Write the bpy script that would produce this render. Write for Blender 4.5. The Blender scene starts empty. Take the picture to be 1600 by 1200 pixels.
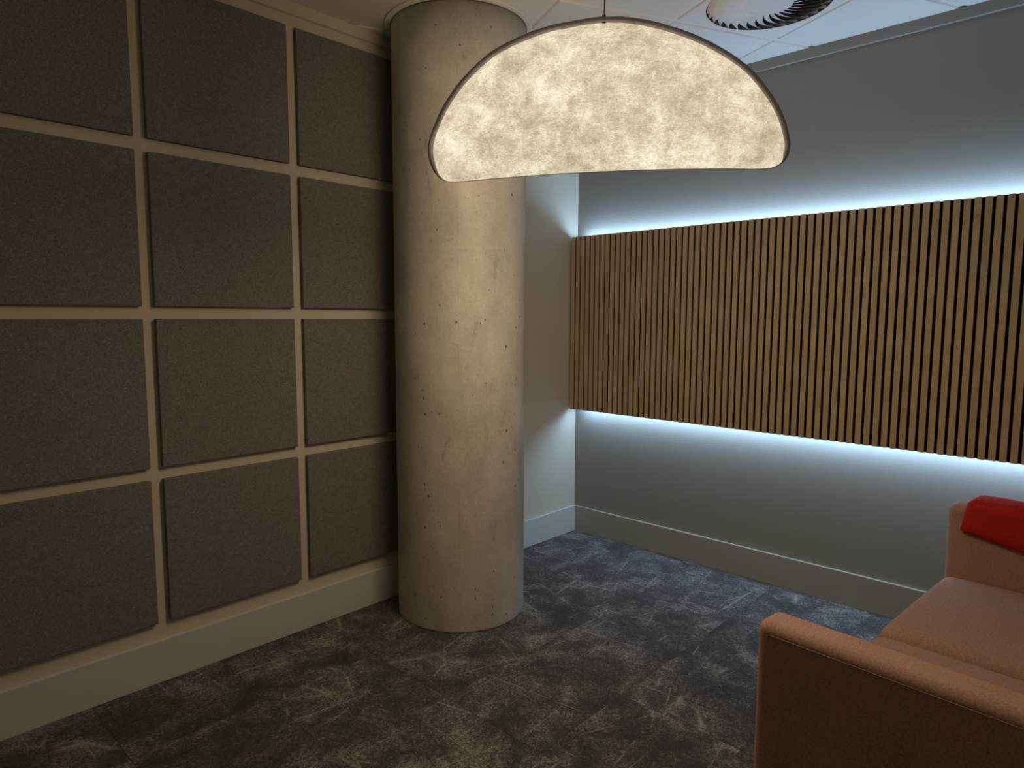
import bpy, bmesh, math, random
from mathutils import Vector, Matrix, noise

random.seed(7)
scene = bpy.context.scene
COL = scene.collection

# ------------------------------------------------------------------ camera
F_PX, PITCH, YAW, ROLL = 1046.7, 0.1012, 0.8134, 0.0033
CAM = Vector((-3.7222, -2.8993, 1.5231))
cam_d = bpy.data.cameras.new('camera')
cam_d.sensor_fit = 'HORIZONTAL'; cam_d.sensor_width = 36.0
cam_d.lens = F_PX / 1600 * 36.0
cam_d.clip_start = 0.02
cam = bpy.data.objects.new('camera', cam_d); COL.objects.link(cam)
fw = Vector((math.sin(YAW)*math.cos(PITCH), math.cos(YAW)*math.cos(PITCH), -math.sin(PITCH)))
rt = Vector((math.cos(YAW), -math.sin(YAW), 0)); up = rt.cross(fw)
rt2 = rt*math.cos(ROLL)+up*math.sin(ROLL); up2 = -rt*math.sin(ROLL)+up*math.cos(ROLL)
m = Matrix((rt2, up2, -fw)).transposed().to_4x4(); m.translation = CAM
cam.matrix_world = m
scene.camera = cam

# ------------------------------------------------------------------ world, exposure
w = bpy.data.worlds.new('world'); scene.world = w; w.use_nodes = True
w.node_tree.nodes['Background'].inputs[0].default_value = (0.02, 0.02, 0.022, 1)
w.node_tree.nodes['Background'].inputs[1].default_value = 0.2
vs = scene.view_settings
vs.view_transform = 'Standard'; vs.look = 'None'; vs.gamma = 1.0; vs.use_curve_mapping = False
vs.exposure = 0.0
scene.cycles.max_bounces = 6; scene.cycles.glossy_bounces = 2; scene.cycles.transmission_bounces = 2
LAMP_W = (5.0, 2.8, 11.0)             # pendant light, watts leaving each half of the front, each half of the back, the underside
LAMP_RGB = (1.0, 0.74, 0.44)
LED_STRENGTH = 40.0                 # strip lights behind the slatted panel
LED_RGB = (0.48, 0.72, 1.0)

# room numbers (metres): corner of the two visible walls is the origin
ZC, ZT, ZS = 2.915, 2.863, 0.179     # ceiling, underside of top trim, top of skirting
XW, YW = -5.4, -4.7                  # far ends of the room behind the camera

# ------------------------------------------------------------------ material helpers
def new_mat(name):
    mt = bpy.data.materials.new(name); mt.use_nodes = True
    nt = mt.node_tree; b = nt.nodes['Principled BSDF']
    return mt, nt, b
def N(nt, typ, **kw):
    n = nt.nodes.new(typ)
    for k, v in kw.items():
        if k.startswith('_'): setattr(n, k[1:], v)
        else: n.inputs[k.replace('__', ' ')].default_value = v
    return n
def coords(nt, scale=(1,1,1), kind='Object', rot=(0,0,0)):
    tc = nt.nodes.new('ShaderNodeTexCoord'); mp = nt.nodes.new('ShaderNodeMapping')
    mp.inputs['Scale'].default_value = scale; mp.inputs['Rotation'].default_value = rot
    nt.links.new(tc.outputs[kind], mp.inputs['Vector'])
    return mp.outputs['Vector']
def noise_tex(nt, vec, scale, detail=4, rough=0.55, dist=0.0):
    n = N(nt, 'ShaderNodeTexNoise', Scale=scale, Detail=detail, Roughness=rough, Distortion=dist)
    if vec is not None: nt.links.new(vec, n.inputs['Vector'])
    return n.outputs['Fac']
def ramp(nt, fac, stops):
    r = nt.nodes.new('ShaderNodeValToRGB')
    while len(r.color_ramp.elements) < len(stops): r.color_ramp.elements.new(0.5)
    for e, (p, c) in zip(r.color_ramp.elements, stops):
        e.position = p; e.color = (c[0], c[1], c[2], 1) if not isinstance(c, (int, float)) else (c, c, c, 1)
    nt.links.new(fac, r.inputs['Fac']); return r.outputs['Color']
def mix(nt, fac, a, b, mode='MIX'):
    n = nt.nodes.new('ShaderNodeMix'); n.data_type = 'RGBA'; n.blend_type = mode
    for s, v in ((n.inputs[0], fac), (n.inputs[6], a), (n.inputs[7], b)):
        if isinstance(v, (int, float)): s.default_value = v
        elif isinstance(v, tuple): s.default_value = (*v[:3], 1)
        else: nt.links.new(v, s)
    return n.outputs[2]
def math_n(nt, op, a, b=0.0, clamp=False):
    n = nt.nodes.new('ShaderNodeMath'); n.operation = op; n.use_clamp = clamp
    for s, v in ((n.inputs[0], a), (n.inputs[1], b)):
        if isinstance(v, (int, float)): s.default_value = v
        else: nt.links.new(v, s)
    return n.outputs[0]
def bump(nt, b, h, strength=0.2, dist=0.002):
    n = nt.nodes.new('ShaderNodeBump'); n.inputs['Strength'].default_value = strength
    n.inputs['Distance'].default_value = dist
    nt.links.new(h, n.inputs['Height']); nt.links.new(n.outputs['Normal'], b.inputs['Normal'])

def paint_mat(name, col, rough=0.6, bs=0.15, bscale=420):
    mt, nt, b = new_mat(name)
    v = coords(nt)
    n1 = noise_tex(nt, v, 1.3, 3)
    c = mix(nt, n1, tuple(x*0.95 for x in col), tuple(min(1, x*1.04) for x in col))
    nt.links.new(c, b.inputs['Base Color']); b.inputs['Roughness'].default_value = rough
    bump(nt, b, noise_tex(nt, v, bscale, 2), bs, 0.001)
    return mt
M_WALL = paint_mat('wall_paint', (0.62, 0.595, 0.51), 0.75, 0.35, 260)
M_WALL_R = paint_mat('shaded_wall_paint', (0.275, 0.27, 0.25), 0.75, 0.35, 260)  # darker copy of the wall paint: right wall and trim's shade put into colour
M_SKIRT_R = paint_mat('shaded_skirting_paint', (0.36, 0.365, 0.33), 0.38, 0.04, 80)  # skirting paint darkened too, the right side's dimness painted in
M_SKIRT = paint_mat('skirting_paint', (0.60, 0.635, 0.625), 0.38, 0.04, 80)
M_CEIL = paint_mat('ceiling_tile_paint', (0.72, 0.72, 0.72), 0.7, 0.08, 300)
M_WHITE = paint_mat('white_metal_paint', (0.74, 0.74, 0.74), 0.45, 0.02, 100)

# felt of the acoustic panels
M_FELT, nt, b = new_mat('grey_felt')
v = coords(nt); oi = nt.nodes.new('ShaderNodeObjectInfo')
add = nt.nodes.new('ShaderNodeVectorMath'); add.operation = 'ADD'
nt.links.new(v, add.inputs[0]); nt.links.new(oi.outputs['Location'], add.inputs[1]); v = add.outputs[0]
fib = noise_tex(nt, v, 260, 3, 0.75, 1.2)
cl = noise_tex(nt, v, 34, 2, 0.6)
c1 = ramp(nt, fib, [(0.34, (0.115, 0.112, 0.124)), (0.52, (0.195, 0.188, 0.198)), (0.68, (0.34, 0.33, 0.33))])
c2 = ramp(nt, cl, [(0.3, 0.93), (0.7, 1.06)])
nt.links.new(mix(nt, 1.0, c1, c2, 'MULTIPLY'), b.inputs['Base Color'])
b.inputs['Roughness'].default_value = 0.95; b.inputs['Specular IOR Level'].default_value = 0.15
bump(nt, b, fib, 0.35, 0.002)

# carpet
M_CARPET, nt, b = new_mat('dark_patterned_carpet')
v0 = coords(nt); oi = nt.nodes.new('ShaderNodeObjectInfo')
off = nt.nodes.new('ShaderNodeVectorMath'); off.operation = 'MULTIPLY'
off.inputs[1].default_value = (37.0, 61.0, 19.0)
cmb = nt.nodes.new('ShaderNodeCombineXYZ')
for i in range(3): nt.links.new(oi.outputs['Random'], cmb.inputs[i])
nt.links.new(cmb.outputs[0], off.inputs[0])
ad = nt.nodes.new('ShaderNodeVectorMath'); ad.operation = 'ADD'
nt.links.new(v0, ad.inputs[0]); nt.links.new(off.outputs[0], ad.inputs[1]); v = ad.outputs[0]
def scaled(vec, s, rot=0.0):
    mp = nt.nodes.new('ShaderNodeMapping'); mp.inputs['Scale'].default_value = s
    mp.inputs['Rotation'].default_value = (0, 0, rot)
    nt.links.new(vec, mp.inputs['Vector']); return mp.outputs['Vector']
pile = noise_tex(nt, v, 420, 2, 0.8)
patch = noise_tex(nt, v, 5.0, 5, 0.62, 0.5)
fleck = noise_tex(nt, scaled(v, (1, 1.35, 1), 0.3), 105, 4, 0.7, 1.4)
clump = noise_tex(nt, scaled(v, (1.0, 1.25, 1), -0.4), 36, 4, 0.7, 2.2)
f2 = math_n(nt, 'ADD', math_n(nt, 'MULTIPLY', patch, 0.55), math_n(nt, 'MULTIPLY', fleck, 0.60))
f2 = math_n(nt, 'ADD', f2, math_n(nt, 'MULTIPLY', clump, 0.52))
f2 = math_n(nt, 'MULTIPLY', f2, 0.6)
base = ramp(nt, f2, [(0.44, (0.040, 0.040, 0.046)), (0.51, (0.085, 0.085, 0.094)), (0.565, (0.23, 0.23, 0.235)), (0.64, (0.46, 0.46, 0.46))])
# long thin pale strokes running along and across the tiles
def strokes(vec, sc, rot, th):
    wv = scaled(vec, sc, rot)
    vo = N(nt, 'ShaderNodeTexVoronoi', Scale=1.0); vo.feature = 'DISTANCE_TO_EDGE'
    nt.links.new(wv, vo.inputs['Vector'])
    s = ramp(nt, vo.outputs['Distance'], [(0.0, 1.0), (th, 0.0)])
    g = ramp(nt, noise_tex(nt, vec, 5.0, 3), [(0.47, 0.0), (0.56, 1.0)])
    g2 = ramp(nt, fleck, [(0.38, 0.2), (0.52, 1.0)])
    return mix(nt, 1.0, mix(nt, 1.0, s, g, 'MULTIPLY'), g2, 'MULTIPLY')
st = mix(nt, 1.0, strokes(v, (1.1, 5.2, 1), 0.06, 0.014), strokes(v, (5.2, 0.9, 1), 0.07, 0.014), 'LIGHTEN')
colr = mix(nt, math_n(nt, 'MULTIPLY', st, 0.68), base, (0.46, 0.455, 0.44))
shade_p = ramp(nt, pile, [(0.3, 0.70), (0.7, 1.2)])
nt.links.new(mix(nt, 1.0, colr, shade_p, 'MULTIPLY'), b.inputs['Base Color'])
b.inputs['Roughness'].default_value = 0.95; b.inputs['Specular IOR Level'].default_value = 0.2
b.inputs['Sheen Weight'].default_value = 0.12; b.inputs['Sheen Roughness'].default_value = 0.5
bump(nt, b, math_n(nt, 'ADD', pile, math_n(nt, 'MULTIPLY', fleck, 0.5)), 0.6, 0.004)

# concrete
M_CONC, nt, b = new_mat('smooth_cast_concrete')
v = coords(nt)
def mapn(s):
    mp = nt.nodes.new('ShaderNodeMapping'); mp.inputs['Scale'].default_value = s
    nt.links.new(v, mp.inputs['Vector']); return mp.outputs['Vector']
big = noise_tex(nt, mapn((1.6, 1.6, 1.4)), 3.2, 7, 0.66, 0.3)
fine = noise_tex(nt, v, 90, 4, 0.7)
streak = noise_tex(nt, mapn((7, 7, 2.6)), 1.7, 6, 0.66, 0.5)
c = ramp(nt, big, [(0.28, (0.45, 0.435, 0.40)), (0.5, (0.545, 0.525, 0.485)), (0.72, (0.63, 0.605, 0.56))])
c = mix(nt, 1.0, c, ramp(nt, fine, [(0.3, 0.90), (0.7, 1.06)]), 'MULTIPLY')
c = mix(nt, 1.0, c, ramp(nt, streak, [(0.27, 0.55), (0.37, 0.92), (0.6, 1.02)]), 'MULTIPLY')
def pits(scale, thr, prob):
    vo = N(nt, 'ShaderNodeTexVoronoi', Scale=scale, Randomness=1.0); nt.links.new(mapn((1, 1, 0.8)), vo.inputs['Vector'])
    sep = nt.nodes.new('ShaderNodeSeparateColor'); nt.links.new(vo.outputs['Color'], sep.inputs[0])
    near = math_n(nt, 'LESS_THAN', vo.outputs['Distance'], math_n(nt, 'MULTIPLY', sep.outputs[0], thr))
    return math_n(nt, 'MULTIPLY', near, math_n(nt, 'GREATER_THAN', sep.outputs[1], prob))
pt = math_n(nt, 'MAXIMUM', math_n(nt, 'MAXIMUM', pits(26, 0.16, 0.50), pits(11, 0.085, 0.25)), math_n(nt, 'MULTIPLY', pits(70, 0.22, 0.6), 0.5))
c = mix(nt, math_n(nt, 'MULTIPLY', pt, 0.8), c, (0.09, 0.075, 0.06))
# form-board joints: one level ring and one upright line, faint cement marks
sepv = nt.nodes.new('ShaderNodeSeparateXYZ'); nt.links.new(v, sepv.inputs[0])
wob = math_n(nt, 'MULTIPLY', math_n(nt, 'SUBTRACT', noise_tex(nt, mapn((3, 3, 3)), 3.0, 2), 0.5), 0.02)
dz = math_n(nt, 'ABSOLUTE', math_n(nt, 'SUBTRACT', math_n(nt, 'ADD', sepv.outputs['Z'], wob), 1.835))
ring = ramp(nt, dz, [(0.0, 1.0), (0.010, 0.0)])
c = mix(nt, math_n(nt, 'MULTIPLY', ring, 0.35), c, (0.62, 0.58, 0.50))
ang = nt.nodes.new('ShaderNodeMath'); ang.operation = 'ARCTAN2'
nt.links.new(sepv.outputs['Y'], ang.inputs[0]); nt.links.new(sepv.outputs['X'], ang.inputs[1])
da = math_n(nt, 'ABSOLUTE', math_n(nt, 'SUBTRACT', ang.outputs[0], -2.335))
vert = ramp(nt, da, [(0.0, 1.0), (0.006, 0.0)])
brk = ramp(nt, noise_tex(nt, mapn((1, 1, 4)), 3.0, 3), [(0.48, 0.0), (0.58, 1.0)])
c = mix(nt, math_n(nt, 'MULTIPLY', math_n(nt, 'MULTIPLY', vert, brk), 0.45), c, (0.16, 0.14, 0.12))
nt.links.new(c, b.inputs['Base Color'])
nt.links.new(ramp(nt, big, [(0.3, 0.48), (0.7, 0.60)]), b.inputs['Roughness'])
b.inputs['Specular IOR Level'].default_value = 0.25
b.inputs['Coat Weight'].default_value = 0.22; b.inputs['Coat Roughness'].default_value = 0.2
bump(nt, b, math_n(nt, 'SUBTRACT', math_n(nt, 'ADD', math_n(nt, 'MULTIPLY', fine, 0.25), big), pt), 0.25, 0.004)

# oak slats and black felt backing
M_OAK, nt, b = new_mat('oak_veneer')
v = coords(nt, (1, 1, 1)); oi = nt.nodes.new('ShaderNodeObjectInfo')
ad = nt.nodes.new('ShaderNodeVectorMath'); ad.operation = 'ADD'
nt.links.new(v, ad.inputs[0]); nt.links.new(oi.outputs['Location'], ad.inputs[1])
mp = nt.nodes.new('ShaderNodeMapping'); mp.inputs['Scale'].default_value = (60, 60, 2.2)
nt.links.new(ad.outputs[0], mp.inputs['Vector'])
g = noise_tex(nt, mp.outputs['Vector'], 2.4, 5, 0.65, 0.6)
c = ramp(nt, g, [(0.3, (0.41, 0.30, 0.185)), (0.55, (0.50, 0.375, 0.24)), (0.8, (0.56, 0.43, 0.285))])
hv = nt.nodes.new('ShaderNodeHueSaturation'); nt.links.new(c, hv.inputs['Color'])
nt.links.new(math_n(nt, 'ADD', math_n(nt, 'MULTIPLY', oi.outputs['Random'], 0.12), 0.94), hv.inputs['Value'])
nt.links.new(hv.outputs[0], b.inputs['Base Color']); b.inputs['Roughness'].default_value = 0.55
bump(nt, b, g, 0.1, 0.0008)
M_BLACK, nt, b = new_mat('black_felt')
v = coords(nt)
nt.links.new(ramp(nt, noise_tex(nt, v, 300, 3), [(0.3, (0.006, 0.006, 0.006)), (0.7, (0.016, 0.015, 0.015))]), b.inputs['Base Color'])
b.inputs['Roughness'].default_value = 1.0; b.inputs['Specular IOR Level'].default_value = 0.0

def glow_mat(name, rgb, s):
    mt = bpy.data.materials.new(name); mt.use_nodes = True; nt = mt.node_tree
    nt.nodes.clear(); o = nt.nodes.new('ShaderNodeOutputMaterial'); e = nt.nodes.new('ShaderNodeEmission')
    e.inputs[0].default_value = (*rgb, 1); e.inputs[1].default_value = s
    nt.links.new(e.outputs[0], o.inputs[0]); return mt
M_LED = glow_mat('cool_white_led', LED_RGB, LED_STRENGTH)

# lamp shade: lit fibrous paper-like fabric
M_SHADE, nt, b = new_mat('lit_fibrous_shade_fabric')
v = coords(nt)
cloud = math_n(nt, 'ADD', math_n(nt, 'MULTIPLY', noise_tex(nt, v, 11.0, 7, 0.70, 0.35), 0.78), 0.125)
mpx = nt.nodes.new('ShaderNodeMapping'); mpx.inputs['Scale'].default_value = (1.0, 1.0, 1.7); nt.links.new(v, mpx.inputs['Vector'])
def fibre(sc, rot, k, width, stretch):
    mp = nt.nodes.new('ShaderNodeMapping'); mp.inputs['Rotation'].default_value = (0, rot, 0)
    mp.inputs['Scale'].default_value = (1.0, 1.0, stretch); mp.inputs['Location'].default_value = (k*3.1, 0, k*1.7)
    nt.links.new(v, mp.inputs['Vector'])
    n = noise_tex(nt, mp.outputs['Vector'], sc, 3, 0.55, 1.6)
    r = math_n(nt, 'ABSOLUTE', math_n(nt, 'SUBTRACT', n, 0.5))
    return ramp(nt, r, [(0.0, 1.0), (width, 0.0)])
fb = fibre(13, 0.1, 0, 0.02, 2.2)
for k, (sc, rot, wd, stv) in enumerate(((19, 0.8, 0.022, 2.4), (16, -0.6, 0.02, 2.6), (24, 1.4, 0.025, 2.0), (21, -1.1, 0.022, 2.4)), 1):
    fb = mix(nt, 1.0, fb, fibre(sc, rot, k, wd, stv), 'LIGHTEN')
f = math_n(nt, 'ADD', cloud, math_n(nt, 'MULTIPLY', fb, 0.12))
f = math_n(nt, 'ADD', f, math_n(nt, 'MULTIPLY', math_n(nt, 'SUBTRACT', noise_tex(nt, mpx.outputs['Vector'], 60, 5, 0.7, 1.5), 0.5), 0.22))
f = math_n(nt, 'ADD', f, math_n(nt, 'MULTIPLY', math_n(nt, 'SUBTRACT', noise_tex(nt, v, 4.0, 2, 0.5), 0.5), 0.12))
ec = ramp(nt, f, [(0.40, (0.42, 0.335, 0.21)), (0.53, (0.58, 0.49, 0.335)), (0.65, (0.80, 0.72, 0.52)), (0.80, (1.0, 0.95, 0.77))])
nt.links.new(ec, b.inputs['Emission Color']); b.inputs['Emission Strength'].default_value = 1.1
b.inputs['Base Color'].default_value = (0.12, 0.11, 0.10, 1); b.inputs['Roughness'].default_value = 0.9
b.inputs['Specular IOR Level'].default_value = 0.1
bump(nt, b, f, 0.2, 0.003)

def fabric_mat(name, ca, cb, scale=300, sheen=0.45):
    mt, nt, b = new_mat(name)
    v = coords(nt)
    n = noise_tex(nt, v, scale, 4, 0.7); n2 = noise_tex(nt, v, 5, 3)
    c = ramp(nt, n, [(0.3, ca), (0.7, cb)])
    c = mix(nt, 1.0, c, ramp(nt, n2, [(0.3, 0.94), (0.7, 1.05)]), 'MULTIPLY')
    nt.links.new(c, b.inputs['Base Color']); b.inputs['Roughness'].default_value = 0.9
    b.inputs['Specular IOR Level'].default_value = 0.2
    b.inputs['Sheen Weight'].default_value = sheen; b.inputs['Sheen Roughness'].default_value = 0.4
    b.inputs['Sheen Tint'].default_value = (*cb, 1)
    bump(nt, b, n, 0.4, 0.002); return mt
M_SOFA = fabric_mat('terracotta_pink_wool', (0.30, 0.175, 0.14), (0.50, 0.31, 0.245), 170)
M_RED = fabric_mat('red_fleece', (0.36, 0.012, 0.010), (0.56, 0.028, 0.018), 180, 0.6)
M_RIM = fabric_mat('grey_edge_binding', (0.30, 0.275, 0.30), (0.50, 0.465, 0.49), 420, 0.05)
M_GALV = paint_mat('galvanised_metal', (0.07, 0.066, 0.062), 0.5, 0.05, 60)
M_DARK = paint_mat('dark_metal', (0.03, 0.03, 0.03), 0.5, 0.02, 60)

# ------------------------------------------------------------------ mesh helpers
def link(name, me, mat, parent=None, loc=(0, 0, 0), smooth=False):
    if isinstance(me, bmesh.types.BMesh):
        d = bpy.data.meshes.new(name); me.normal_update(); me.to_mesh(d); me.free(); me = d
        if mat: me.materials.append(mat)
        if smooth:
            for p in me.polygons: p.use_smooth = True
    o = bpy.data.objects.new(name, me); COL.objects.link(o); o.location = loc
    if parent: o.parent = parent
    return o
def box_bm(x0, x1, y0, y1, z0, z1, bev=0.0, seg=1):
    bm = bmesh.new(); bmesh.ops.create_cube(bm, size=1)
    for q in bm.verts:
        q.co = Vector(((x0+x1)/2+q.co.x*(x1-x0), (y0+y1)/2+q.co.y*(y1-y0), (z0+z1)/2+q.co.z*(z1-z0)))
    if bev: bmesh.ops.bevel(bm, geom=bm.edges[:], offset=bev, segments=seg, profile=0.5, affect='EDGES')
    return bm
def tag(o, label=None, cat=None, group=None, kind=None):
    if label: o['label'] = label
    if cat: o['category'] = cat
    if group: o['group'] = group
    if kind: o['kind'] = kind
    return o
def empty(name, loc, rz=0.0):
    o = bpy.data.objects.new(name, None); COL.objects.link(o); o.location = loc; o.rotation_euler.z = rz
    o.empty_display_size = 0.1; return o
def weighted(o):
    for p in o.data.polygons: p.use_smooth = True
    md = o.modifiers.new('wn', 'WEIGHTED_NORMAL'); md.keep_sharp = False
    return o

# ------------------------------------------------------------------ room shell
T = 0.12
wall_left = tag(link('wall_left', box_bm(XW-T, T, 0, T, -0.1, ZC+0.3), M_WALL), kind='structure',
                label='pale painted wall carrying a grid of square felt panels')
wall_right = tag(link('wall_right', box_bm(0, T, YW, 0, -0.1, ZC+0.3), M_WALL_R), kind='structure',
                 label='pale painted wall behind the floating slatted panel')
tag(link('wall_back', box_bm(XW, T, YW-T, YW, -0.1, ZC+0.3), M_WALL), kind='structure', label='plain painted wall behind the sofa')
tag(link('wall_side', box_bm(XW-T, XW, YW-T, 0, -0.1, ZC+0.3), M_WALL), kind='structure', label='plain painted wall opposite the slatted panel')
SK = 0.021
def skirt(name, x0, x1, y0, y1, z0, z1, label, mat=None):
    return weighted(tag(link(name, box_bm(x0, x1, y0, y1, z0, z1, 0.0022, 2), mat or M_SKIRT), kind='structure', label=label))
skirt('baseboard_left', XW, 0, -SK, 0, 0, ZS, 'tall painted skirting board under the felt panels')
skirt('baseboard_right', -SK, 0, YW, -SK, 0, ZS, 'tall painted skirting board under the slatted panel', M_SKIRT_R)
skirt('baseboard_back', XW, -SK, YW, YW+SK, 0, ZS, 'tall painted skirting board behind the sofa')
skirt('baseboard_side', XW, XW+SK, YW+SK, -SK, 0, ZS, 'tall painted skirting board opposite the slatted panel')
def trim(name, *a, mat=None): return weighted(tag(link(name, box_bm(*a, 0.0015, 1), mat or M_WALL), kind='structure', label='narrow painted trim strip along the top of the wall'))
trim('trim_1', XW, 0, -SK, 0, ZT, ZC)
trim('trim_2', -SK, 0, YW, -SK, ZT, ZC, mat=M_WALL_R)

# floor slab and 50 cm carpet tiles
floor = tag(link('floor', box_bm(XW-T, T, YW-T, T, -0.12, -0.007), M_BLACK), kind='structure', label='dark grey carpet tiles with pale scratchy pattern')
tile_me = None
def edges(lo, hi, start, step=0.5):
    k = math.floor((lo-start)/step); out = []
    while start+k*step < hi:
        a, c = max(lo, start+k*step), min(hi, start+(k+1)*step)
        if c-a > 0.004: out.append((a, c))
        k += 1
    return out
cache = {}
for (xa, xb) in edges(XW, -0.0, -0.05):
    for (ya, yb) in edges(YW, -0.0, -1.46):
        key = (round(xb-xa, 4), round(yb-ya, 4))
        g = 0.0006
        if key not in cache:
            bm = box_bm(0, xb-xa, 0, yb-ya, -0.007, 0)
            for q in bm.verts:
                if q.co.z > -0.001:
                    q.co.x += g if q.co.x < 0.001 else -g; q.co.y += g if q.co.y < 0.001 else -g
            d = bpy.data.meshes.new('carpet_tile'); bm.normal_update(); bm.to_mesh(d); bm.free(); d.materials.append(M_CARPET); cache[key] = d
        link('carpet_tile', cache[key], None, floor, (xa, ya, 0))

# ceiling: grid turned to the room, tiles clipped by the walls
GA = math.radians(-25.5); gu = Vector((math.cos(GA), math.sin(GA))); gv = Vector((-gu.y, gu.x))
U0, V0 = -0.205, -1.385              # one crossing of the grid
def clip_poly(poly, x0, x1, y0, y1):
    for ax, val, sgn in ((0, x0, 1), (0, x1, -1), (1, y0, 1), (1, y1, -1)):
        out = []
        for i in range(len(poly)):
            p, q = poly[i], poly[(i+1) % len(poly)]
            dp, dq = (p[ax]-val)*sgn, (q[ax]-val)*sgn
            if dp >= 0: out.append(p)
            if (dp >= 0) != (dq >= 0): out.append(p+(q-p)*(dp/(dp-dq)))
        poly = out
        if len(poly) < 3: return []
    res = []
    for p in poly:
        if not res or (p-res[-1]).length > 1e-4: res.append(p)
    if len(res) > 1 and (res[0]-res[-1]).length < 1e-4: res.pop()
    return res if len(res) > 2 else []
def grid_pt(u, v): return gu*u+gv*v
cell_bm = bmesh.new(); tiles = []
DIFF_C = grid_pt(U0+0.3, V0-0.3); R_HOLE = 0.272
def ring_cell(bm, half, r, z, n=64, flip=False):
    outer, inner = [], []
    for i in range(n):
        a = 2*math.pi*i/n; c, s = math.cos(a), math.sin(a); k = half/max(abs(c), abs(s))
        po = DIFF_C+gu*(c*k)+gv*(s*k); pi_ = DIFF_C+gu*(c*r)+gv*(s*r)
        outer.append(bm.verts.new((po.x, po.y, z))); inner.append(bm.verts.new((pi_.x, pi_.y, z)))
    for i in range(n):
        j = (i+1) % n; bm.faces.new((outer[i], outer[j], inner[j], inner[i]))
    return outer, inner
for i in range(-14, 14):
    for j in range(-14, 14):
        ua, va = U0+0.6*i, V0+0.6*j
        sq = [grid_pt(ua, va), grid_pt(ua+0.6, va), grid_pt(ua+0.6, va+0.6), grid_pt(ua, va+0.6)]
        pl = clip_poly(sq, XW-0.02, 0.02, YW-0.02, 0.02)
        if not pl: continue
        if i == 0 and j == -1:
            ring_cell(cell_bm, 0.3, R_HOLE, ZC+0.007)
        else:
            cell_bm.faces.new([cell_bm.verts.new((p.x, p.y, ZC+0.007)) for p in pl])
        e = 0.0115
        ts = [grid_pt(ua+e, va+e), grid_pt(ua+0.6-e, va+e), grid_pt(ua+0.6-e, va+0.6-e), grid_pt(ua+e, va+0.6-e)]
        tiles.append((i, j, clip_poly(ts, XW+0.001, -0.001, YW+0.001, -0.001)))
bmesh.ops.remove_doubles(cell_bm, verts=cell_bm.verts[:], dist=0.0005)
ceiling = tag(link('ceiling', cell_bm, M_WHITE), kind='structure', label='white suspended tile ceiling set at an angle to the walls')
for (i, j, pl) in tiles:
    if not pl: continue
    bm = bmesh.new()
    cen = sum(pl, Vector((0, 0)))/len(pl)
    if i == 0 and j == -1:
        cen = DIFF_C
        o1, i1 = ring_cell(bm, 0.2845, R_HOLE, ZC)
        o2, i2 = ring_cell(bm, 0.2885, R_HOLE, ZC+0.007)
        n = len(o1)
        for k in range(n):
            q = (k+1) % n
            bm.faces.new((o1[k], o1[q], o2[q], o2[k])); bm.faces.new((i1[k], i1[q], i2[q], i2[k]))
    else:
        shrink = 0.004
        lo = []
        for p in pl:
            dvec = p-cen; lo.append(p-dvec.normalized()*min(shrink*1.4, dvec.length*0.5))
        a = [bm.verts.new((p.x, p.y, ZC)) for p in lo]; c = [bm.verts.new((p.x, p.y, ZC+0.007)) for p in pl]
        bm.faces.new(a); bm.faces.new(c[::-1])
        for k in range(len(a)):
            q = (k+1) % len(a); bm.faces.new((a[k], c[k], c[q], a[q]))
    bmesh.ops.translate(bm, verts=bm.verts[:], vec=(-cen.x, -cen.y, -ZC))
    bmesh.ops.recalc_face_normals(bm, faces=bm.faces[:])
    link('ceiling_tile', bm, M_CEIL, ceiling, (cen.x, cen.y, ZC))

# ------------------------------------------------------------------ felt panels on the left wall
PS, GH, GV, PX2, PZ0, PT = 0.6, 0.047, 0.0508, -2.749, 0.2548, 0.025
bm = box_bm(0, PS, -PT, 0, 0, PS, 0.0035, 2); pan = bpy.data.meshes.new('acoustic_panel'); bm.normal_update(); bm.to_mesh(bm_me := pan); bm.free(); pan.materials.append(M_FELT)
for c in range(-3, 2):
    for r in range(4):
        link('acoustic_panel', pan, None, wall_left, (PX2+c*(PS+GH), 0, PZ0+r*(PS+GV)))

# ------------------------------------------------------------------ concrete column with ceiling collar
CC, CR = Vector((-1.42, -0.36)), 0.3275
colm = empty('concrete_pillar', (CC.x, CC.y, 0))
tag(colm, 'round bare concrete column standing by the felt panel wall', 'column')
bm = bmesh.new(); n = 128; rings = []
zs = [0.0, 0.004, 0.012, 0.4, 1.0, 1.6, 2.2, 2.7, ZC+0.006]
for z in zs:
    ring_v = []
    for k in range(n):
        a = 2*math.pi*k/n; d = Vector((math.cos(a), math.sin(a)))
        r = CR + 0.0012*noise.noise((d.x*2, d.y*2, z*1.5))
        if z < 0.003: r -= 0.003+0.002*noise.noise((d.x*14, d.y*14, 3.3))
        ring_v.append(bm.verts.new((d.x*r, d.y*r, z)))
    rings.append(ring_v)
for a, c in zip(rings, rings[1:]):
    for k in range(n): bm.faces.new((a[k], a[(k+1) % n], c[(k+1) % n], c[k]))
bm.faces.new(rings[0][::-1]); bm.faces.new(rings[-1])
link('shaft', bm, M_CONC, colm, smooth=True)
bm = bmesh.new(); prof = [(CR+0.002, ZC-0.001), (CR+0.002, ZC-0.010), (CR+0.006, ZC-0.012), (CR+0.026, ZC-0.012), (CR+0.030, ZC-0.009), (CR+0.030, ZC-0.001)]
rings = []
for (r, z) in prof: rings.append([bm.verts.new((r*math.cos(2*math.pi*k/n), r*math.sin(2*math.pi*k/n), z)) for k in range(n)])
for q in range(len(prof)):
    a, c = rings[q], rings[(q+1) % len(prof)]
    for k in range(n): bm.faces.new((a[k], a[(k+1) % n], c[(k+1) % n], c[k]))
bmesh.ops.recalc_face_normals(bm, faces=bm.faces[:])
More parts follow.
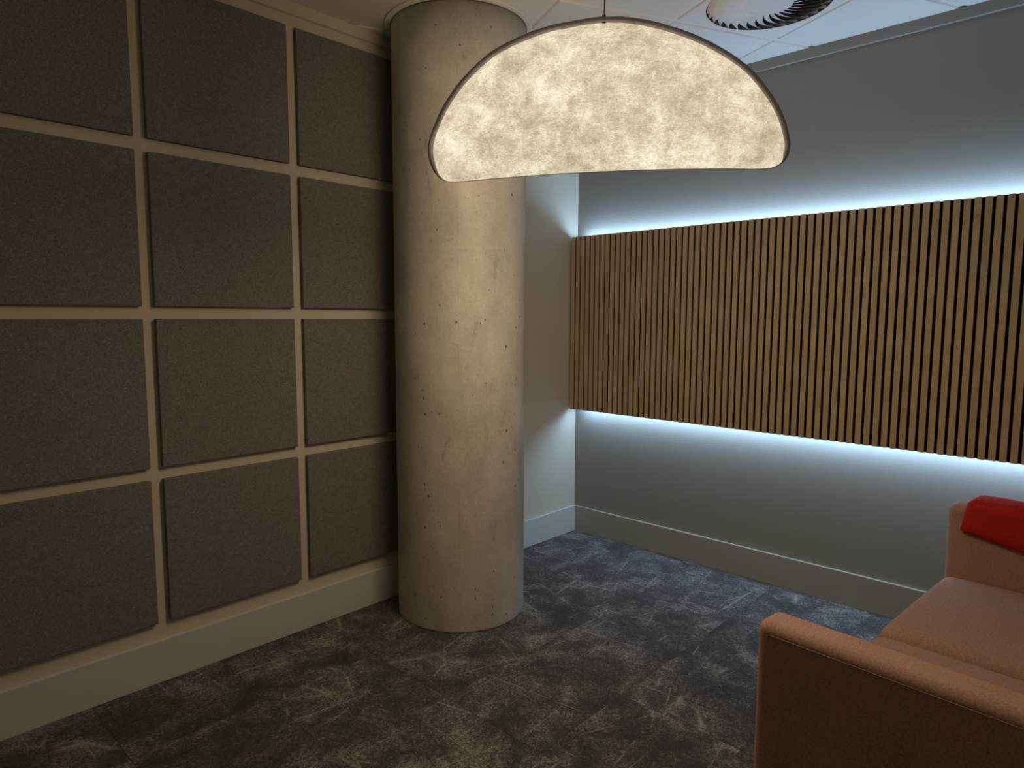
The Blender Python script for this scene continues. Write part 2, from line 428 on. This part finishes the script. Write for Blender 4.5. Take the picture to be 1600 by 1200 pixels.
link('ceiling_collar', bm, M_CEIL, colm)['label'] = 'white ring where the column meets the ceiling'

# ------------------------------------------------------------------ slatted panel with strip lights
ZB, ZP, PITCH_S, SW = 0.8815, 2.0554, 0.040, 0.027
XF = -0.090                           # front of the slats
slat = empty('slatted_panel', (0, 0, ZB))
tag(slat, 'floating oak slatted panel with black gaps and glowing edges', 'wall panel')
NS = 84; Y0 = -0.018; Y1 = Y0-NS*PITCH_S+0.013
link('felt_backing', box_bm(XF+0.012, XF+0.021, Y1, Y0, 0.001, ZP-ZB-0.001), M_BLACK, slat)
bm = box_bm(0, 0.0122, -SW, 0, 0, ZP-ZB, 0.0009, 1); sl = bpy.data.meshes.new('slat'); bm.normal_update(); bm.to_mesh(sl); bm.free(); sl.materials.append(M_OAK)
for k in range(NS):
    link('slat', sl, None, slat, (XF, Y0-k*PITCH_S, 0))
H = ZP-ZB
for k in range(5):                     # wall battens that hold the panel off the wall
    y = -0.35-k*0.7
    link('batten', box_bm(XF+0.021, -0.0008, y-0.045, y, 0.06, H-0.06), M_BLACK, slat)
for s_ in (1, -1):                     # upper strip faces up, lower strip faces down
    z = H-0.016 if s_ > 0 else 0.016
    za, zb = sorted((z-s_*0.006, z)); zl, zh = sorted((z-s_*0.006, z+s_*0.003))
    bm = box_bm(-0.060, -0.026, Y1+0.03, Y0-0.03, za, zb)
    ch = link('led_channel', bm, M_WHITE, slat)
    for xa in (-0.0615, -0.026):
        link('channel_lip', box_bm(xa, xa+0.0015, Y1+0.03, Y0-0.03, zl, zh), M_WHITE, ch)
    za, zb = sorted((z+s_*0.0003, z+s_*0.0015))
    st = link('led_strip', box_bm(-0.057, -0.029, Y1+0.03, Y0-0.055, za, zb), M_LED, ch)
    st['label'] = 'cool white strip light behind the panel edge'
    link('bracket', box_bm(XF+0.021, -0.060, Y1+0.03, Y0-0.03, *sorted((z-s_*0.006, z-s_*0.004))), M_BLACK, slat)

# ------------------------------------------------------------------ swirl ceiling diffuser
dif = empty('air_diffuser', (DIFF_C.x, DIFF_C.y, ZC), GA)
tag(dif, 'round white swirl air diffuser with curved vanes in the ceiling', 'air vent')
RO = 0.268
bm = bmesh.new(); n = 64
prof = [(R_HOLE-0.0005, 0.0), (R_HOLE-0.0005, 0.13), (0.0, 0.13)]
a = [bm.verts.new((prof[0][0]*math.cos(2*math.pi*k/n), prof[0][0]*math.sin(2*math.pi*k/n), 0.001)) for k in range(n)]
c = [bm.verts.new((prof[0][0]*math.cos(2*math.pi*k/n), prof[0][0]*math.sin(2*math.pi*k/n), 0.13)) for k in range(n)]
for k in range(n): bm.faces.new((a[(k+1) % n], a[k], c[k], c[(k+1) % n]))
bm.faces.new(c)
link('plenum', bm, M_GALV, dif)
bm = bmesh.new(); RH = 0.105
for (r, z) in ((0.0, -0.004), (RH*0.55, -0.004), (RH, -0.001), (RH, 0.006)):
    pass
prof = [(RH*0.5, -0.004), (RH*0.8, -0.003), (RH, 0.0), (RH, 0.01)]
rings = [[bm.verts.new((r*math.cos(2*math.pi*k/48), r*math.sin(2*math.pi*k/48), z)) for k in range(48)] for r, z in prof]
for p_, q_ in zip(rings, rings[1:]):
    for k in range(48): bm.faces.new((p_[(k+1) % 48], p_[k], q_[k], q_[(k+1) % 48]))
bm.faces.new(rings[0][::-1]); bm.faces.new(rings[-1])
bmesh.ops.recalc_face_normals(bm, faces=bm.faces[:])
link('hub', bm, M_WHITE, dif, smooth=False)
NV = 30; bm = bmesh.new(); steps = 9; lead, trail = [], []
for i in range(steps+1):
    t = i/steps; r = RH*0.97+(RO-RH*0.97)*t
    sweep = -0.30*t*t
    wfull = 2*math.pi/NV*0.84
    wd = wfull*(1.0 if t < 0.84 else max(0.25, 1-((t-0.84)/0.16)**1.3*0.75))
    lead.append(Vector((r*math.cos(sweep), r*math.sin(sweep), -0.002)))
    trail.append(Vector((r*math.cos(sweep+wd), r*math.sin(sweep+wd), 0.002+0.012*min(1.0, t*1.6))))
for sgn in (0, 0.0012):
    L_ = [bm.verts.new(p+Vector((0, 0, sgn))) for p in lead]; Tr = [bm.verts.new(p+Vector((0, 0, sgn))) for p in trail]
    for i in range(steps):
        fc = (L_[i], L_[i+1], Tr[i+1], Tr[i]); bm.faces.new(fc if sgn else fc[::-1])
me = bpy.data.meshes.new('vane'); bm.normal_update(); bm.to_mesh(me); bm.free(); me.materials.append(M_WHITE)
for p in me.polygons: p.use_smooth = True
for k in range(NV):
    o = link('vane', me, None, dif); o.rotation_euler.z = 2*math.pi*k/NV

# ------------------------------------------------------------------ pendant lamp
LC = Vector((-1.8945, -1.5870, 0)); LANG = math.radians(-59.32)
lamp = empty('pendant_lamp', (LC.x, LC.y, 1.977), LANG)
tag(lamp, 'large half-moon pendant lamp with glowing fibrous shade and grey edge', 'lamp')
OUT = [(-0.509,1.977),(-0.557,1.987),(-0.587,2.02),(-0.603,2.073),(-0.598,2.12),(-0.576,2.174),(-0.537,2.242),(-0.478,2.312),(-0.395,2.379),(-0.314,2.417),(-0.21,2.448),(-0.10,2.461),(-0.014,2.464),(0.073,2.454),(0.169,2.427),(0.257,2.391),(0.344,2.343),(0.423,2.284),(0.482,2.216),(0.526,2.145),(0.549,2.081),(0.556,2.038),(0.546,2.002),(0.519,1.983),(0.477,1.977),(0.36,1.977),(0.24,1.977),(0.12,1.977),(0.0,1.977),(-0.12,1.977),(-0.24,1.977),(-0.38,1.977)]
P0 = [Vector((x, z-1.977+(0.013*(1-(x/0.48)**2) if z < 1.9775 and abs(x) < 0.48 else 0.0))) for x, z in OUT]; n0 = len(P0); SUB = 5
loop = []
for i in range(n0):
    a, b_, c, d = P0[i-1], P0[i], P0[(i+1) % n0], P0[(i+2) % n0]
    for s in range(SUB):
        t = s/SUB
        loop.append(0.5*((2*b_)+(c-a)*t+(2*a-5*b_+4*c-d)*t*t+(3*b_-a-3*c+d)*t**3))
nl = len(loop)
ctr = Vector((-0.02, 0.20))
def nrm(i):
    t = (loop[(i+1) % nl]-loop[i-1]).normalized(); nn = Vector((t.y, -t.x))
    return nn if nn.dot(loop[i]-ctr) > 0 else -nn
nrms = [nrm(i) for i in range(nl)]
bott = []
for i in range(nl):                    # 1 on the folded bottom edge, 0 on the bound arch
    d = nrms[i]; bott.append(max(0.0, min(1.0, (-d.y-0.35)/0.6)))
inner = [loop[i]-nrms[i]*(0.013*(1-bott[i])+0.001) for i in range(nl)]
BUL = 0.085; bm = bmesh.new(); NR = 14
for side in (1, -1):
    prev = None
    for k in range(NR+1):
        r = math.sin(k/NR*math.pi/2)
        if k == 0:
            cur = bm.verts.new((ctr.x, -side*BUL, ctr.y)); prev = cur; continue
        cur = []
        for i in range(nl):
            p = ctr+(inner[i]-ctr)*r
            e = 0.85-0.38*bott[i]
            dep = BUL*max(0.0, 1-r**2.4)**e
            cur.append(bm.verts.new((p.x, -side*dep, p.y)))
        for i in range(nl):
            j = (i+1) % nl
            if isinstance(prev, list): bm.faces.new((prev[i], prev[j], cur[j], cur[i]))
            else: bm.faces.new((prev, cur[i], cur[j]))
        prev = cur
bmesh.ops.remove_doubles(bm, verts=bm.verts[:], dist=0.0002)
bmesh.ops.recalc_face_normals(bm, faces=bm.faces[:])
link('shade', bm, M_SHADE, lamp, smooth=True)['label'] = 'glowing cream fibrous fabric shade'
bm = bmesh.new(); rings = []
for i in range(nl):
    k = 1-bott[i]; hw = 0.006*k+0.0012; hd = 0.015*k+0.0015
    cen = loop[i]-nrms[i]*(0.006*k)
    rg = []
    for q in range(12):
        a = 2*math.pi*q/12
        ca, sa = math.cos(a), math.sin(a)
        ca = math.copysign(abs(ca)**0.6, ca); sa = math.copysign(abs(sa)**0.6, sa)
        wv = 1+0.10*noise.noise((loop[i].x*30, loop[i].y*30, q*0.4))
        p = cen+nrms[i]*(hw*ca*wv); rg.append(bm.verts.new((p.x, hd*sa*wv, p.y)))
    rings.append(rg)
for i in range(nl):
    a, c = rings[i], rings[(i+1) % nl]
    for q in range(12): bm.faces.new((a[q], a[(q+1) % 12], c[(q+1) % 12], c[q]))
bmesh.ops.recalc_face_normals(bm, faces=bm.faces[:])
link('edge_binding', bm, M_RIM, lamp, smooth=True)['label'] = 'grey woven binding around the arched edge'
def cyl(name, r, z0, z1, x, y, mat, parent, n=16):
    bm = bmesh.new(); a = [bm.verts.new((x+r*math.cos(2*math.pi*k/n), y+r*math.sin(2*math.pi*k/n), z0)) for k in range(n)]
    c = [bm.verts.new((q.co.x, q.co.y, z1)) for q in a]
    for k in range(n): bm.faces.new((a[k], a[(k+1) % n], c[(k+1) % n], c[k]))
    bm.faces.new(a[::-1]); bm.faces.new(c); return link(name, bm, mat, parent, smooth=False)
cyl('cord', 0.0016, 0.485, ZC-1.977-0.03, -0.014, 0, M_DARK, lamp)
cyl('cord_fixing', 0.006, 0.470, 0.496, -0.014, 0, M_DARK, lamp)
cyl('ceiling_rose', 0.055, ZC-1.977-0.035, ZC-1.977-0.0005, -0.014, 0, M_WHITE, lamp, 40)
TLT = math.radians(16)
for loc_l, rot_l, sx, sy, watts in (   # the light that leaves the curved front and back and the underside of the shade
        ((-0.29, -0.095, 0.19), (-math.pi/2, 0, -TLT), 0.48, 0.32, LAMP_W[0]),
        ((0.25, -0.095, 0.19), (-math.pi/2, 0, TLT), 0.48, 0.32, LAMP_W[0]),
        ((-0.29, 0.095, 0.19), (math.pi/2, 0, TLT), 0.48, 0.32, LAMP_W[1]),
        ((0.25, 0.095, 0.19), (math.pi/2, 0, -TLT), 0.48, 0.32, LAMP_W[1]),
        ((-0.02, 0.0, -0.012), (0, 0, 0), 0.95, 0.12, LAMP_W[2])):
    ld = bpy.data.lights.new('shade_light', 'AREA'); ld.shape = 'ELLIPSE'; ld.size = sx; ld.size_y = sy
    ld.energy = watts; ld.color = LAMP_RGB
    lo = bpy.data.objects.new('shade_light', ld); COL.objects.link(lo); lo.parent = lamp
    lo.location = loc_l; lo.rotation_euler = rot_l

# ------------------------------------------------------------------ sofa
SROT = math.radians(-4.5)
sofa = empty('sofa', (-0.403, -2.331, 0), SROT)
tag(sofa, 'terracotta pink two-seat sofa with thin upright arms', 'sofa')
# local axes: x runs from the near arm (negative) to the far arm (positive), -y runs to the backrest
IW, AT, AH, SH, DEP = 1.535, 0.112, 0.73, 0.43, 0.92
def soft_box(name, x0, x1, y0, y1, z0, z1, bev, seg, parent, puff=0.0, mat=None):
    bm = bmesh.new(); bmesh.ops.create_cube(bm, size=1)
    for q in bm.verts:
        q.co = Vector(((x0+x1)/2+q.co.x*(x1-x0), (y0+y1)/2+q.co.y*(y1-y0), (z0+z1)/2+q.co.z*(z1-z0)))
    bmesh.ops.bevel(bm, geom=bm.edges[:], offset=bev, segments=seg, profile=0.5, affect='EDGES')
    if puff:
        bmesh.ops.subdivide_edges(bm, edges=[e for e in bm.edges if e.calc_length() > 0.12], cuts=7, use_grid_fill=True)
        for q in bm.verts:
            fx = max(0, 1-((q.co.x-(x0+x1)/2)/((x1-x0)/2))**2); fy = max(0, 1-((q.co.y-(y0+y1)/2)/((y1-y0)/2))**2)
            if q.co.z > (z0+z1)/2: q.co.z += puff*(fx*fy)**0.6
    o = link(name, bm, mat or M_SOFA, parent); weighted(o); return o
def arm(x0, x1):
    o = soft_box('armrest', x0, x1, -DEP, 0.0, 0.10, AH, 0.030, 5, sofa)
    # welted seam a little below the top edge on both faces
    for xs, s in ((x0, -1), (x1, 1)):
        bm = bmesh.new(); rings = []
        path = [Vector((xs, -DEP+0.03, AH-0.031)), Vector((xs, -0.04, AH-0.031)), Vector((xs, -0.031, AH-0.036)), ]
        for p in path:
            rings.append([bm.verts.new((p.x+0.0010*math.cos(a), p.y, p.z+0.0010*math.sin(a))) for a in [k*math.pi/3 for k in range(6)]])
        for a, c in zip(rings, rings[1:]):
            for k in range(6): bm.faces.new((a[k], a[(k+1) % 6], c[(k+1) % 6], c[k]))
        bmesh.ops.recalc_face_normals(bm, faces=bm.faces[:])
        link('seam', bm, M_SOFA, o)
    return o
arm(0.0, AT); arm(-IW-AT, -IW)
soft_box('base', -IW-0.002, 0.002, -DEP+0.01, -0.03, 0.12, 0.285, 0.012, 2, sofa)
soft_box('backrest', -IW-0.002, 0.002, -DEP, -DEP+0.17, 0.12, 0.76, 0.03, 4, sofa)
hw = IW/2
for k in range(2):
    soft_box('seat_cushion', -hw*(k+1)+0.003, -hw*k-0.003, -DEP+0.165, 0.0, 0.285, SH-(0.004 if k == 0 else 0.016), 0.048, 6, sofa, puff=0.024)
for k in range(2):
    soft_box('back_cushion', -hw*(k+1)+0.004, -hw*k-0.004, -DEP+0.168, -DEP+0.30, SH+0.004, 0.80, 0.04, 4, sofa)
for x in (-IW-0.05, 0.05):
    for y in (-0.07, -DEP+0.07):
        cyl('leg', 0.016, 0.0, 0.105, x, y, M_DARK, sofa)

# ------------------------------------------------------------------ red blanket over the far arm
bl = empty('folded_blanket', (-0.403, -2.331, AH), SROT)
tag(bl, 'folded red fleece blanket draped over the far sofa arm', 'blanket')
def drape(name, y0, y1, thick, dropi, dropo, seed, parent, lift):
    # cross-section: up the inner face of the arm, over the top, down the outer face
    bm = bmesh.new(); NU, NW = 40, 26; outer_, inner_ = [], []
    for j in range(NW+1):
        t = j/NW; y = y0+(y1-y0)*t
        di = dropi*(1+0.45*min(1, t*1.6)); do = dropo
        sec_o, sec_i = [], []
        path = []
        hx0, hx1 = -0.004-lift, AT+0.004+lift; top = 0.004+lift; rr = 0.02
        L1, L2, L3 = di, (hx1-hx0), do
        for i in range(NU+1):
            s = i/NU*(L1+L2+L3)
            if s < L1-rr: p = Vector((hx0, -(L1-s)+top)); nn = Vector((-1, 0))
            elif s < L1+rr:
                a = (s-(L1-rr))/(2*rr)*math.pi/2; p = Vector((hx0+rr-rr*math.cos(a), top-rr+rr*math.sin(a))); nn = Vector((-math.cos(a), math.sin(a)))
            elif s < L1+L2-rr: p = Vector((hx0+(s-L1), top)); nn = Vector((0, 1))
            elif s < L1+L2+rr:
                a = (s-(L1+L2-rr))/(2*rr)*math.pi/2; p = Vector((hx1-rr+rr*math.sin(a), top-rr+rr*math.cos(a))); nn = Vector((math.sin(a), math.cos(a)))
            else: p = Vector((hx1, top-(s-L1-L2))); nn = Vector((1, 0))
            edge = min(1.0, min(t, 1-t)/0.10); ends = min(1.0, min(i, NU-i)/7.0)
            puffk = (math.sqrt(max(0.0, 1-(1-edge)**2)))*(0.15+0.85*math.sqrt(max(0.0, 1-(1-ends)**2)))
            wv = noise.noise((s*7+seed, y*8, seed))*0.006+noise.noise((s*22, y*20+seed, seed))*0.002
            th = 0.004+(thick+wv)*puffk
            slant = 0.045*(1-t)*(max(0.0, (s-L1)/L1) if s < L1 else 0)
            yy = y+0.019*(1-t)*max(0.0, 1-s/L1)-0.0*slant+0.004*noise.noise((s*9, seed, 2.0))
            po = p+nn*th
            sec_o.append(bm.verts.new((po.x, yy, po.y))); sec_i.append(bm.verts.new((p.x, yy, p.y)))
        outer_.append(sec_o); inner_.append(sec_i)
    for j in range(NW):
        for i in range(NU):
            bm.faces.new((outer_[j][i], outer_[j][i+1], outer_[j+1][i+1], outer_[j+1][i]))
            bm.faces.new((inner_[j][i], inner_[j+1][i], inner_[j+1][i+1], inner_[j][i+1]))
        for i in (0, NU): bm.faces.new((outer_[j][i], outer_[j+1][i], inner_[j+1][i], inner_[j][i]))
    for j in (0, NW):
        for i in range(NU): bm.faces.new((outer_[j][i], outer_[j][i+1], inner_[j][i+1], inner_[j][i]))
    bmesh.ops.recalc_face_normals(bm, faces=bm.faces[:])
    return link(name, bm, M_RED, parent, smooth=True)
drape('lower_fold', -0.078, -0.50, 0.012, 0.10, 0.08, 1.7, bl, 0.0)
drape('upper_fold', -0.074, -0.51, 0.020, 0.115, 0.09, 5.2, bl, 0.012)
